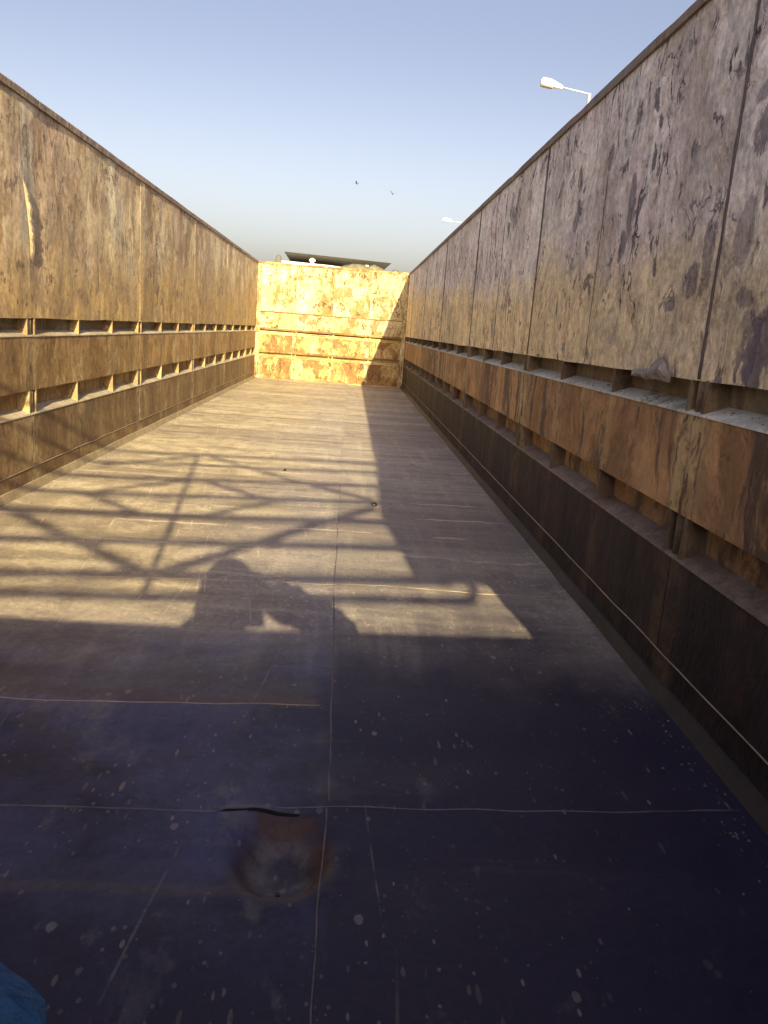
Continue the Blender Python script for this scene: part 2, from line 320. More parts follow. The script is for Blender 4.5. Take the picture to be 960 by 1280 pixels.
M['white'] = simple('white cab paint', (.75, .74, .70), .35, 0, .1)
M['grit'] = simple('grit and rust chips', (.17, .14, .12), .9, 0, .9, 30)
M['hole'] = simple('dark gap', (.008, .007, .008), .9)
M['black'] = simple('black painted metal', (.022, .021, .019), .5, 0, .4)
M['deflector'] = simple('faded dark deflector', (.036, .033, .024), .6, 0, .35, 3)
M['tarp'] = simple('olive tarpaulin cloth', (.105, .10, .068), .85, 0, .6, 10, .5)
M['glass'] = simple('dark glass', (.02, .025, .03), .1, 0, .1)
M['galv'] = simple('galvanised steel', (.40, .46, .56), .45, .5, .15)
M['lampwhite'] = simple('white lamp housing', (.72, .80, .92), .35, 0, .05)
M['lens'] = simple('lamp lens', (.28, .28, .30), .2, 0, .1)
M['bird'] = simple('dark feathers', (.05, .045, .045), .8, 0, .3)
M['blue'] = simple('blue work jacket cloth', (.02, .10, .24), .85, 0, .7, 26, 1.)
M['skin'] = simple('skin', (.45, .26, .17), .55, 0, .1)
M['hair'] = simple('dark hair', (.025, .02, .018), .6, 0, .3)
M['trouser'] = simple('dark trousers', (.03, .035, .05), .85, 0, .3)
M['ground'] = simple('dry dusty ground', (.30, .25, .18), .95, 0, .4, 1.5, .5)
M['tyre'] = simple('tyre rubber', (.02, .02, .02), .8)

# ------------------------------------------------------------------ object helpers
def link(name, me, mats, parent=None):
    o = bpy.data.objects.new(name, me); col.objects.link(o)
    for m in (mats if isinstance(mats, (list, tuple)) else [mats]): me.materials.append(m)
    if parent: o.parent = parent
    return o
def obj(name, bm, mats, parent=None, smooth=False, bevel=0.):
    bmesh.ops.recalc_face_normals(bm, faces=bm.faces)
    me = bpy.data.meshes.new(name); bm.to_mesh(me); bm.free()
    if smooth:
        for p in me.polygons: p.use_smooth = True
    o = link(name, me, mats, parent)
    if bevel:
        md = o.modifiers.new("bevel", 'BEVEL'); md.width = bevel; md.segments = 2; md.limit_method = 'ANGLE'
    return o
def tag(o, label, cat, group=None):
    o['label'] = label; o['category'] = cat
    if group: o['group'] = group
    return o
def empty(name, loc, label, cat, group=None):
    o = bpy.data.objects.new(name, None); col.objects.link(o); o.location = loc; o.empty_display_size = .1
    return tag(o, label, cat, group)
def box(bm, a, b, mat=0):
    vs_ = [bm.verts.new((x, y, z)) for z in (a[2], b[2]) for y in (a[1], b[1]) for x in (a[0], b[0])]
    for f in ((0, 1, 3, 2), (4, 6, 7, 5), (0, 4, 5, 1), (2, 3, 7, 6), (0, 2, 6, 4), (1, 5, 7, 3)):
        bm.faces.new([vs_[i] for i in f]).material_index = mat
    return vs_
def tube(bm, pts, r, n=8, closed_ends=True):
    pts = [Vector(p) for p in pts]; rr = r if isinstance(r, (list, tuple)) else [r]*len(pts); rings = []
    for i, p in enumerate(pts):
        d = (pts[min(i+1, len(pts)-1)]-pts[max(i-1, 0)]).normalized()
        a = d.cross(Vector((0, 0, 1)) if abs(d.z) < .95 else Vector((1, 0, 0))).normalized(); b = d.cross(a)
        rings.append([bm.verts.new(p+(a*math.cos(q*2*math.pi/n)+b*math.sin(q*2*math.pi/n))*rr[i]) for q in range(n)])
    for A, B in zip(rings, rings[1:]):
        for q in range(n): bm.faces.new((A[q], A[(q+1) % n], B[(q+1) % n], B[q]))
    if closed_ends: bm.faces.new(rings[0]); bm.faces.new(rings[-1])
def prism(bm, poly, f0, f1):
    """poly of 2D points extruded; f0/f1 map (p,q) to 3D for each end"""
    A = [bm.verts.new(f0(*p)) for p in poly]; B = [bm.verts.new(f1(*p)) for p in poly]; n = len(poly)
    for i in range(n): bm.faces.new((A[i], A[(i+1) % n], B[(i+1) % n], B[i]))
    bm.faces.new(A); bm.faces.new(B)
def fbm(p, o=4):
    return mnoise.fractal(Vector(p), .9, 2.1, o)

# ------------------------------------------------------------------ ground
GZ = -1.3
bm = bmesh.new(); S = 1500
vv = [bm.verts.new(p) for p in ((-S, -S, GZ), (S, -S, GZ), (S, S, GZ), (-S, S, GZ))]; bm.faces.new(vv)
g = obj('ground', bm, M['ground']); g['kind'] = 'structure'

# ------------------------------------------------------------------ the trailer
L, H, W2 = 13.087, 1.823, 1.2
Y0 = .165
trailer = empty('tipper_trailer', (0, 0, 0), 'long empty open-topped steel trailer with rusty ribbed walls and a scuffed dark floor', 'trailer')

SIDES = {'right': lambda d, u, z: (W2+d, u, z), 'left': lambda d, u, z: (-W2-d, u, z), 'end': lambda d, u, z: (u, L+d, z)}
ROW2 = (.368, .484); ROW1 = (.742, .826); RISE = .027; DEP = .066

def core(parent_name, side, u0, u1, mats):
    f = SIDES[side]
    prof = [(.032, -.08), (.032, ROW2[0]-.012), (.002, ROW2[0]-.002), (.004, ROW2[0]+.004), (DEP, ROW2[0]+RISE), (DEP, ROW2[1]+.004), (.032, ROW2[1]+.008),
            (.032, ROW1[0]-.012), (.002, ROW1[0]-.002), (.004, ROW1[0]+.004), (DEP, ROW1[0]+RISE), (DEP, ROW1[1]+.004), (.032, ROW1[1]+.008),
            (.032, H-.036), (.125, H-.036), (.125, -.08)]
    bm = bmesh.new()
    prism(bm, prof, lambda d, z: f(d, u0, z), lambda d, z: f(d, u1, z))
    bm.faces.ensure_lookup_table()
    for k in range(len(prof)): bm.faces[k].material_index = {1: 1, 2: 1, 3: 1, 4: 2, 5: 2, 7: 4, 8: 4, 9: 4, 10: 3, 11: 3}.get(k, 0)
    return obj(parent_name, bm, mats, trailer)

def panel(name, side, u0, u1, z0, z1, mat, parent, amp=.006, seed=0, th=.026, cell=.045, lip=0.):
    """a dented sheet: grid on the face, rim turned back to the core"""
    f = SIDES[side]
    nu = max(4, int((u1-u0)/(cell if u0 < 7 or side == 'end' else cell*2))); nz = max(2, int((z1-z0)/cell))
    bm = bmesh.new(); G = []
    for i in range(nu+1):
        u = u0+(u1-u0)*i/nu; row = []
        for j in range(nz+1):
            z = z0+(z1-z0)*j/nz
            e = min(1, min(u-u0, u1-u)/.08+.12, min(z-z0, z1-z)/.08+.22)
            n = fbm((u*1.5+seed*7.3, z*1.0, seed*3.1), 3)*.7+fbm((u*5+seed*5, z*1.8, 9+seed), 3)*.42
            d = .006+amp*n*e
            zz = z+(.004*fbm((u*3, seed, 4.4), 2) if j in (0, nz) and lip else 0)
            row.append(bm.verts.new(f(max(d, -.012), u, zz)))
        G.append(row)
    for i in range(nu):
        for j in range(nz): bm.faces.new((G[i][j], G[i+1][j], G[i+1][j+1], G[i][j+1]))
    loop = [G[i][0] for i in range(nu+1)]+[G[nu][j] for j in range(1, nz+1)]+[G[i][nz] for i in range(nu-1, -1, -1)]+[G[0][j] for j in range(nz-1, 0, -1)]
    inv = Vector(f(th, 0, 0))-Vector(f(0, 0, 0))
    back = []
    for v in loop:
        c = v.co.copy()
        if side == 'end': c.y = L+th
        else: c.x = f(th, 0, 0)[0]
        back.append(bm.verts.new(c))
    n = len(loop)
    for i in range(n): bm.faces.new((loop[i], loop[(i+1) % n], back[(i+1) % n], back[i]))
    o = obj(name, bm, mat, parent, smooth=True)
    md = o.modifiers.new("edge", 'EDGE_SPLIT'); md.split_angle = R(50)
    return o

SEAMS = [1.97, 3.955, 5.95, 7.96, 9.95, 11.95]
SINGLES = []
prev = .0
for s in SEAMS+[13.95]:
    for k in (1, 2):
        y = prev+(s-prev)*k/3
        if .5 < y < 13.0: SINGLES.append(y)
    prev = s

def gusset_bm(side, u, z0, z1, th, lean=0.):
    f = SIDES[side]; bm = bmesh.new()
    poly = [(.006, z0+.003), (DEP-.001, z0+RISE-.003), (DEP-.001, z1+.003), (.006, z1+.003)]
    prism(bm, poly, lambda d, z: f(d, u-th/2+lean*(z-z0)/(z1-z0), z), lambda d, z: f(d, u+th/2+lean*(z-z0)/(z1-z0), z))
    return bm

for side in ('left', 'right'):
    rm = {'left': 'ledge_left', 'right': 'ledge'}[side]
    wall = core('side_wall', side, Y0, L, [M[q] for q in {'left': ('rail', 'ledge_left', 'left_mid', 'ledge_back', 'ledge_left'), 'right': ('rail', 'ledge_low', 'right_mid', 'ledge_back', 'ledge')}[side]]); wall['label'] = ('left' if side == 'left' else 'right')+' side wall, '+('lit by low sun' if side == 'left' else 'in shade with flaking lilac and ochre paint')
    edges = [Y0]+SEAMS+[L-.004]
    rnd = random.Random(3 if side == 'left' else 11)
    for i, (a, b) in enumerate(zip(edges, edges[1:])):
        gp_ = .003 if side == 'right' else .0016
        a2, b2 = a+gp_, b-gp_
        sd_ = i*1.7+(50 if side == 'left' else 0)
        if side == 'right':               # the right wall's upper sheets are narrower, each seam slightly open
            cuts = [a2]+([a+(b-a)*rnd.uniform(.45, .55)] if i != 1 else [])+[b2]
        else: cuts = [a2, b2]
        for c0, c1 in zip(cuts, cuts[1:]):
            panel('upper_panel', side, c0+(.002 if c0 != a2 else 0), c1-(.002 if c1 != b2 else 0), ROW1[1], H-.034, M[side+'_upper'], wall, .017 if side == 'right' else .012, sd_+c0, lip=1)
        panel('middle_panel', side, a2, b2, ROW2[1], ROW1[0], M[side+'_mid'], wall, .007, sd_+20)
        panel('lower_panel', side, a2, b2, .112, ROW2[0], M[side+'_low'], wall, .006, sd_+30)
    f = SIDES[side]
    # kick strip, weld and floor angle
    panel('kick_strip', side, Y0, L-.004, .004, .1065, M[side+'_low'], wall, .004, 77, cell=.06)
    bm = bmesh.new()
    tube(bm, [f(.004+.0015*fbm((y*3, 1, 2), 2), y, .1095+.002*fbm((y*4, 5, 2), 2)) for y in [Y0+(L-Y0-.02)*k/260 for k in range(261)]], .0022, 6)
    obj('weld_seam', bm, M['weld'], wall, True)
    bm = bmesh.new()
    ys = [Y0+(L-Y0-.005)*k/200 for k in range(201)]
    A = []
    for y in ys:
        q = .003*fbm((y*2.3, 8, 1), 3)
        A.append([bm.verts.new(f(d, y, z)) for d, z in ((.012, .040+q*.5), (-.003, .038+q*.5), (-.013+q, .008), (-.016+q, .0005))])
    for P, Q in zip(A, A[1:]):
        for k in range(3): bm.faces.new((P[k], P[k+1], Q[k+1], Q[k]))
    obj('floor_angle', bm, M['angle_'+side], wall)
    # top rail
    bm = bmesh.new()
    A = []; n = 260
    for k in range(n+1):
        y = Y0+(L-.004-Y0)*k/n; q = .006*fbm((y*.7, 4 if side == 'left' else 9, 1), 2)+.0035*fbm((y*4.5, 2 if side == 'left' else 6, 1), 3)
        nick = -.010*max(0, fbm((y*2.2, 7 if side == 'left' else 3, 5), 3)-.30)
        A.append([bm.verts.new(f(d+q*.8, y, z+(q+nick if z > H-.02 else q*.3))) for d, z in ((-.006, H-.036), (-.006, H-.007), (.0, H), (.122, H), (.13, H-.008), (.13, H-.036))])
    for P, Q in zip(A, A[1:]):
        for k in range(6): bm.faces.new((P[k], P[(k+1) % 6], Q[(k+1) % 6], Q[k]))
    bm.faces.new(A[0]); bm.faces.new(A[-1])
    obj('top_rail', bm, M['rail'], wall)
    # dark open seams between the upper sheets
    if side == 'right':
        for y, rr_ in [(q, .0042-.0003*k) for k, q in enumerate(SEAMS)]+[(q+1., .0013) for q in SEAMS]:
            if y > L-.3: continue
            bm = bmesh.new(); n = 40
            tube(bm, [f(.004+.002*fbm((y, z, 3), 2), y+.004*fbm((y*5, z*3, 1), 3), z) for z in [ROW1[1]+.004+(H-.045-ROW1[1])*k/n for k in range(n+1)]], [rr_*(1+.6*fbm((y*3, z*.5, 8), 2)) for z in range(n+1)], 6)
            obj('open_seam', bm, M['seam'], wall, True)
    for z0, z1 in (ROW1, ROW2):
        for y in (Y0+.006, L-.008):
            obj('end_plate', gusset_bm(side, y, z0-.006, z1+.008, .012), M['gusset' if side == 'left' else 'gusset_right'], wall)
    # gussets and paired posts
    first = {}
    for z0, z1 in (ROW1, ROW2):
        for y in SINGLES:
            obj('gusset', gusset_bm(side, y+rnd.uniform(-.018, .018), z0, z1, rnd.uniform(.008, .013), rnd.uniform(-.012, .012)), M['gusset' if side == 'left' else 'gusset_right'], wall)
        for y in SEAMS:
            for s in (-1, 1):
                obj('tie_post', gusset_bm(side, y+s*.043+rnd.uniform(-.006, .006), z0, z1, rnd.uniform(.011, .016), rnd.uniform(-.006, .006)), M['gusset' if side == 'left' else 'gusset_right'], wall)
            bm = bmesh.new()
            tube(bm, [f(.03, y, z0+.008), f(.03, y, z1+.003)], .022, 10)
            obj('tie_tube', bm, M['ledge_back' if z0 > .6 or side == 'left' else 'gusset_right'], wall, True)

# end wall
ew = core('end_wall', 'end', -W2, W2, [M['ledge_end']]*5); ew['label'] = 'sunlit cream end wall blotched with rust'
cuts = [-1.135, -.585, .013, .6, 1.135]
for i, (a, b) in enumerate(zip(cuts, cuts[1:])):
    panel('upper_panel', 'end', a+.002, b-.002, 1.068, H-.034, M['end'], ew, .016, 90+i*3, cell=.06)
panel('middle_panel', 'end', -1.135, 1.135, ROW1[1]-.03, 1.064, M['end'], ew, .012, 120, cell=.06, th=.028)
for i, (a, b) in enumerate(zip(cuts, cuts[1:])):
    panel('rust_panel', 'end', a+.002, b-.002, ROW2[1]-.045, ROW1[0]-.03, M['end_low'], ew, .012, 130+i*3, cell=.06)
    panel('lower_panel', 'end', a+.002, b-.002, .012, ROW2[0]-.02, M['end_low'], ew, .012, 150+i*3, cell=.06)
for z in (ROW1[1]-.034, ROW2[1]-.049, 1.062):
    bm = bmesh.new(); hh = .015 if z < 1 else .007
    box(bm, (-1.14, L-.034 if z < 1 else L-.012, z-hh), (1.14, L+.03, z+hh))
    obj('cross_rib', bm, M['rib'], ew, bevel=.003)
for x in cuts[1:-1]:
    for z0, z1 in ((ROW1[0]-.05, ROW1[1]-.045), (ROW2[0]-.04, ROW2[1]-.06)):
        for s in (-1, 1):
            bm = bmesh.new(); box(bm, (x+s*.03-.008, L-.012, z0), (x+s*.03+.008, L+.082, z1)); obj('tie_post', bm, M['end'], ew)
    bm = bmesh.new(); box(bm, (x-.028, L-.006, .012), (x+.028, L+.03, ROW2[0]-.045)); obj('post_plate', bm, M['end'], ew, bevel=.004)
    bm = bmesh.new(); box(bm, (x-.028, L-.005, ROW2[1]-.036), (x+.028, L+.03, ROW1[0]-.055)); obj('post_plate', bm, M['end'], ew, bevel=.004)
for s in (-1, 1):
    bm = bmesh.new(); prism(bm, [(s*1.2, L), (s*1.2, L-.045), (s*1.188, L-.05), (s*1.138, L-.008), (s*1.138, L)], lambda p, q: (p, q, .01), lambda p, q: (p, q, H-.036))
    obj('corner_post', bm, M['end'], ew)
    bm = bmesh.new(); x = s*1.168
    tube(bm, [(x+.006*fbm((z*6, s, 1), 2), L-.03+.006*fbm((z*7, s, 5), 2), z) for z in [.05+k*.05 for k in range(35)]], .006, 6)
    obj('weld_seam', bm, M['weld'], ew, True)
bm = bmesh.new(); n = 60; A = []
for k in range(n+1):
    x = -W2+2*W2*k/n; q = .012*fbm((x*2.2, 3, 7), 3)
    A.append([bm.verts.new(p) for p in ((x, L-.006+q*.4, H-.034), (x, L-.006+q*.4, H-.002+q), (x, L+.12, H-.002+q), (x, L+.12, H-.034))])
for P, Q in zip(A, A[1:]):
    for k in range(4): bm.faces.new((P[k], P[(k+1) % 4], Q[(k+1) % 4], Q[k]))
bm.faces.new(A[0]); bm.faces.new(A[-1])
obj('top_rail', bm, M['end_low'], ew)

# floor: plate sagging between cross members, one deep dent
DENT = (.262, 1.205)
def floor_z(x, y):
    ph = (y-1.72)/.345
    amp = .0058*(.55+.6*fbm((x*.7, round(ph)*3.3, 2), 2)+.3)
    z = -amp*(1-abs(math.cos(ph*math.pi))**1.5)
    if x < .31: z *= 1.25
    z += .0045*fbm((x*1.6, y*1.4, 0), 3)+.0012*fbm((x*7, y*7, 5), 2)
    dx, dy = (x-DENT[0])/.072, (y-DENT[1])/.10
    d = dx*dx+dy*dy
    if d < 4: z += -.046*math.exp(-d*d*.9)+.009*math.exp(-((math.sqrt(d)-1.25)/.28)**2)*(1 if dy < .3 else .3)
    # the ripped lip at the far side of the dent
    if .13 < x < .31 and 1.29 < y < 1.335: z += .008*math.sin((x-.13)/.18*math.pi)*(1-abs(y-1.3125)/.0225)
    yr = .0 if x < .322 else .06
    row_ = math.floor((y-1.335-yr)/1.37); z += .0030*math.sin(row_*12.9+(4.1 if x < .322 else 0)+1)+(.0022 if x < .322 else 0)
    e = min(1., (W2-abs(x))/.12)
    return z*max(0, e)-.004*max(0, e)
yl = []; y = Y0
while y < L:
    yl.append(y); y += .016 if y < 2.4 else (.028 if y < 5 else .05)
yl.append(L+.02)
xl = [-1.215+2.43*i/130 for i in range(131)]
bm = bmesh.new()
GF = [[bm.verts.new((x, yy, floor_z(x, yy))) for x in xl] for yy in yl]
for A, B in zip(GF, GF[1:]):
    for i in range(len(xl)-1): bm.faces.new((A[i], A[i+1], B[i+1], B[i]))
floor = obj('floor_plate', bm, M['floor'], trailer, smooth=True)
def weld(pts, r, mat, name='weld_seam'):
    bm = bmesh.new(); P = []
    for a, b in zip(pts, pts[1:]):
        n = max(2, int((Vector(b)-Vector(a)).length/.03))
        for k in range(n):
            q = Vector(a).lerp(Vector(b), k/n); P.append((q.x+.004*fbm((q.x*8, q.y*8, 1), 2), q.y+.004*fbm((q.x*9, q.y*9, 6), 2)))
    P.append(pts[-1])
    tube(bm, [(x, y, floor_z(x, y)-r*.25) for x, y in P], [r*(.85+.5*fbm((x*11, y*11, 3), 2)) for x, y in P], 6)
    return obj(name, bm, mat, floor, True)
weld([(-1.17, 1.335), (-.6, 1.318), (-.25, 1.31), (.12, 1.318), (.22, 1.333), (.31, 1.342), (.42, 1.350), (.6, 1.352), (.9, 1.364), (1.17, 1.386)], .0022, M['weld_dark'])
weld([(.332, .22), (.330, 1.0), (.336, 1.34)], .0022, M['weld_dark'])
weld([(.338, 1.36), (.337, 1.75), (.325, 2.4), (.318, 4.6)], .0022, M['weld_dark'])
weld([(.315, 4.62), (.30, 9.0), (.29, 13.0)], .003, M['weld'])
weld([(-.95, 1.735), (-.324, 1.722), (.307, 1.760)], .0022, M['weld'])
weld([(-1.17, 2.60), (-.2, 2.67), (.5, 2.70), (.84, 2.68), (1.17, 2.70)], .0018, M['weld'])
for k, y in enumerate((4.05, 5.4, 6.8, 8.15, 9.5, 10.85, 12.2)):
    weld([(-1.17, y-.03), (.3, y), (1.17, y+.03)], .0016, M['weld_dark'])
weld([(-.62, 2.9), (-.60, 6.0), (-.58, 12.9)], .0025, M['weld'])
# lifted lip of the rip: dark slit under a thin curled edge
bm = bmesh.new(); A = []; Bl = []
for k in range(21):
    x = .125+.165*k/20; s = math.sin(k/20*math.pi)**.8*(.75+.5*fbm((x*30, 1, 1), 2)); z0 = floor_z(x, 1.322)
    A.append([bm.verts.new(p) for p in ((x, 1.345, floor_z(x, 1.345)-.001), (x, 1.324-.003*s, z0+.0014+.0050*s), (x, 1.3225-.003*s, z0+.0008+.0042*s), (x, 1.343, floor_z(x, 1.343)-.003))])
for P, Q in zip(A, A[1:]):
    for k in range(4): bm.faces.new((P[k], P[(k+1) % 4], Q[(k+1) % 4], Q[k]))
obj('ripped_lip', bm, M['floor'], floor)
bm = bmesh.new(); A = []
for k in range(21):
    x = .128+.158*k/20; s = math.sin(k/20*math.pi)**.8; z0 = floor_z(x, 1.324)
    A.append([bm.verts.new(p) for p in ((x, 1.3255, z0-.004), (x, 1.3255, z0+.0034*s), (x, 1.319-.004*s, floor_z(x, 1.32)+.0005), (x, 1.319-.004*s, floor_z(x, 1.32)-.004))])
for P, Q in zip(A, A[1:]):
    for k in range(4): bm.faces.new((P[k], P[(k+1) % 4], Q[(k+1) % 4], Q[k]))
obj('slit', bm, M['hole'], floor)
bm = bmesh.new(); tube(bm, [(.2615, 1.158, floor_z(.2615, 1.158)-.002), (.2615, 1.158, floor_z(.2615, 1.158)+.004)], .0045, 6); obj('bolt_head', bm, M['black'], floor)

# tailgate behind the lens: its top edge ends the sun on the near floor
bm = bmesh.new()
prism(bm, [(-1.325, -.05), (1.325, -.05), (1.325, .712), (.75, .700), (.35, .688), (-1.325, .690)], lambda x, z: (x, .10, z), lambda x, z: (x, .1635, z))
tg = obj('tailgate', bm, M['right_low'], trailer, bevel=.006)
bm = bmesh.new(); box(bm, (-1.2, -.42, -.66), (1.2, .0, -.60)); obj('rear_bumper', bm, M['rail'], trailer, bevel=.01)
bm = bmesh.new(); box(bm, (-.5, -.1, -.60), (-.38, L, -.085)); box(bm, (.38, -.1, -.60), (.5, L, -.085)); obj('chassis_beam', bm, M['black'], trailer)
for y in (1.6, 2.9, 4.2):
    for s in (-1, 1):
        bm = bmesh.new(); xo = s*.95
        prof = [(.20, -.15), (.46, -.15), (.50, -.10), (.50, .10), (.46, .15), (.20, .15)]; n = 24; rings = []
        for k in range(n):
            a = 2*math.pi*k/n; rings.append([bm.verts.new((xo+q, y+r*math.cos(a), GZ+.5+r*math.sin(a))) for r, q in prof])
        for k in range(n):
            A, B = rings[k], rings[(k+1) % n]
            for i in range(len(prof)): bm.faces.new((A[i], A[(i+1) % len(prof)], B[(i+1) % len(prof)], B[i]))
        obj('wheel', bm, M['tyre'], trailer)

# bent and torn sheet pieces on the walls
wl = [o for o in trailer.children if o.name.startswith('side_wall')]
bm = bmesh.new(); A = []
for k in range(41):
    t_ = k/40; z = 1.44-.34*t_; yv = 3.90+.06*math.sin(t_*2.2)+.02*t_; o_ = .009*math.sin(t_*math.pi)**.7*(1+.5*math.sin(t_*9)+.3*math.sin(t_*23)+1.1*fbm((t_*14, 2, 2), 3))
    A.append([bm.verts.new(p) for p in ((-1.2, yv-.022, z+.012), (-1.2+o_*.8, yv-.010, z), (-1.2+o_, yv+.010, z-.006), (-1.2+o_*.45, yv+.018, z-.01), (-1.203, yv-.02, z))])
for P, Q in zip(A, A[1:]):
    for k in range(5): bm.faces.new((P[k], P[(k+1) % 5], Q[(k+1) % 5], Q[k]))
obj('torn_edge', bm, M['torn'], wl[0])
bm = bmesh.new(); A = []
for i in range(19):
    y = 2.13+.30*i/18; row = []; top = .022+.045*math.exp(-((y-2.22)/.06)**2)+.012*fbm((y*30, 2, 2), 2)
    for j in range(9):
        q = j/8; z = .812+.008*fbm((y*26, 7, 7), 2)+top*q
        bulge = math.sin(math.pi*min(1, q*.9+.12))*min(1, i/3, (18-i)/3)
        row.append(bm.verts.new((1.2-.004-max(-.002, .016*bulge*(.7+1.1*fbm((y*34+z*12, z*22, 3), 3))), y+.008*fbm((y*20, z*30, 1), 2), z)))
    A.append(row)
for P, Q in zip(A, A[1:]):
    for k in range(8): bm.faces.new((P[k], P[k+1], Q[k+1], Q[k]))
obj('torn_edge', bm, M['torn_grey'], wl[1])

# ------------------------------------------------------------------ truck cab in front of the trailer
cab = empty('truck_cab', (0, 15, GZ), 'white truck cab showing only its roof and dark roof deflector above the sunlit end wall', 'truck')
def put(o): o.location = (0, -15, -GZ); return o
bm = bmesh.new(); box(bm, (-1.2, 13.95, -.7), (1.2, 16.0, 1.80)); put(obj('cab_body', bm, M['white'], cab, bevel=.08))
bm = bmesh.new(); prism(bm, [(-1.15, 1.80), (-.95, 1.93), (-.1, 1.915), (.5, 1.86), (1.15, 1.80)], lambda x, z: (x, 14.05, z), lambda x, z: (x, 15.8, z-.03)); put(obj('cab_roof', bm, M['white'], cab, bevel=.02))
bm = bmesh.new()
P = [bm.verts.new(p) for p in ((-.871, 13.86, 2.052), (.929, 13.86, 2.003), (.81, 14.42, 1.912), (-.81, 14.42, 1.957), (-.871, 13.90, 2.064), (.929, 13.90, 2.015), (.81, 14.46, 1.928), (-.81, 14.46, 1.973))]
for f_ in ((0, 1, 2, 3), (7, 6, 5, 4), (0, 4, 5, 1), (1, 5, 6, 2), (2, 6, 7, 3), (3, 7, 4, 0)): bm.faces.new([P[i] for i in f_])
put(obj('roof_deflector', bm, M['deflector'], cab, bevel=.006))
for x, zt in ((-.395, 1.985), (.52, 1.945)):
    bm = bmesh.new(); box(bm, (x-.028, 13.80, 1.80), (x+.028, 13.85, zt)); box(bm, (x-.05, 13.79, zt-.05), (x+.05, 13.855, zt-.02)); put(obj('bracket', bm, M['white'], cab, bevel=.004))
bm = bmesh.new(); prism(bm, [(-.99, 1.78), (-.99, 1.94), (-.965, 1.985), (-.92, 1.985), (-.90, 1.93), (-.90, 1.78)], lambda x, z: (x, 13.68, z), lambda x, z: (x, 13.75, z)); put(obj('mirror', bm, M['black'], cab, bevel=.008))
bm = bmesh.new(); box(bm, (.96, 13.7, 1.78), (1.05, 13.78, 1.90)); put(obj('marker_lamp', bm, M['black'], cab, bevel=.01))
bm = bmesh.new(); box(bm, (-1.1, 15.995, .9), (1.1, 16.02, 1.65)); put(obj('windscreen', bm, M['glass'], cab))
for s in (-1, 1):
    bm = bmesh.new(); n = 24; rings = []
    for k in range(n):
        a = 2*math.pi*k/n; rings.append([bm.verts.new((s*1.0+q, 15.1+r*math.cos(a), GZ+.5+r*math.sin(a))) for r, q in [(.2, -.15), (.46, -.15), (.5, -.1), (.5, .1), (.46, .15), (.2, .15)]])
    for k in range(n):
        A, B = rings[k], rings[(k+1) % n]
        for i in range(6): bm.faces.new((A[i], A[(i+1) % 6], B[(i+1) % 6], B[i]))
    put(obj('wheel', bm, M['tyre'], cab))
# crumpled tarpaulin over the rail
bm = bmesh.new(); A = []
nx, nk = 44, 9
for i in range(nx+1):
    x = .10+.90*i/nx; t_ = i/nx
    hh = .105*(math.sin(math.pi*min(1, t_*1.15+.05))**.6 if t_*1.15+.05 < 1 else .05)*(.8+.45*fbm((x*5, 1, 1), 3))
    row = []
    for k in range(nk+1):
        a = math.pi*k/nk; q = 1+.28*fbm((x*9, a*1.6, 3), 4)
        row.append(bm.verts.new((x, L+.075-.075*math.cos(a)*q, H-.015+max(.004, hh)*math.sin(a)*q+.004)))
    A.append(row)
for P, Q in zip(A, A[1:]):
    for k in range(nk): bm.faces.new((P[k], P[k+1], Q[k+1], Q[k]))
tag(obj('tarpaulin', bm, M['tarp'], None, True), 'crumpled olive tarpaulin lying on top of the end wall', 'tarpaulin')

# ------------------------------------------------------------------ street lamps
def street_lamp(px, py, ph, hx, hz, az, label):
    """pole at px,py; head nose at hx; az: how far the arm is swung"""
    t = empty('street_lamp', (px, py, GZ), label, 'street lamp', 'street lamps beyond the right wall')
    bm = bmesh.new(); tube(bm, [(0, 0, 0), (0, 0, 3), (0, 0, ph-GZ)], [.10, .08, .05], 10); obj('pole', bm, M['galv'], t, True)
    d = Vector((hx-px, 0, hz-ph)); hl = .66; a = Vector((0, 0, ph-GZ-.02)); e = a+d*(1-hl/d.length)
    bm = bmesh.new(); tube(bm, [a, a.lerp(e, .5), e+d.normalized()*.08], .026, 8); obj('arm', bm, M['galv'], t, True)
    ux = d.normalized(); uz = Vector((ux.z, 0, -ux.x)) if ux.x < 0 else Vector((-ux.z, 0, ux.x)); uz = Vector((0, 0, 1))
    bm = bmesh.new(); st = []
    for s, w_, top, bot in ((0, .05, .05, -.045), (.16, .075, .085, -.06), (.36, .125, .13, -.07), (.60, .125, .125, -.065), (.66, .10, .04, -.06)):
        c = e+ux*s
        st.append([bm.verts.new(c+Vector((0, y_, z_))) for y_, z_ in ((-w_, bot), (-w_, top*.55), (-w_*.65, top), (w_*.65, top), (w_, top*.55), (w_, bot))])
    for A, B in zip(st, st[1:]):
        for k in range(6): bm.faces.new((A[k], A[(k+1) % 6], B[(k+1) % 6], B[k]))
    bm.faces.new(st[0]); bm.faces.new(st[-1])
    h_ = obj('lamp_head', bm, M['lampwhite'], t, bevel=.012)
    bm = bmesh.new(); A = []
    for s, w_ in ((.30, .085), (.40, .11), (.60, .11), (.645, .085)):
        c = e+ux*s; A.append([bm.verts.new(c+Vector((0, y_, z_))) for y_, z_ in ((-w_, -.069), (w_, -.069), (w_*.8, -.10), (-w_*.8, -.10))])
    for P, Q in zip(A, A[1:]):
        for k in range(4): bm.faces.new((P[k], P[(k+1) % 4], Q[(k+1) % 4], Q[k]))
    bm.faces.new(A[0]); bm.faces.new(A[-1]); obj('lens', bm, M['lens'], h_)
street_lamp(6.85, 25, 8.10, 5.374, 8.30, 0, 'nearer and larger street lamp head reaching over the right wall')
street_lamp(7.30, 55, 8.28, 5.90, 8.36, 0, 'smaller far street lamp just clearing the right wall near the end wall')

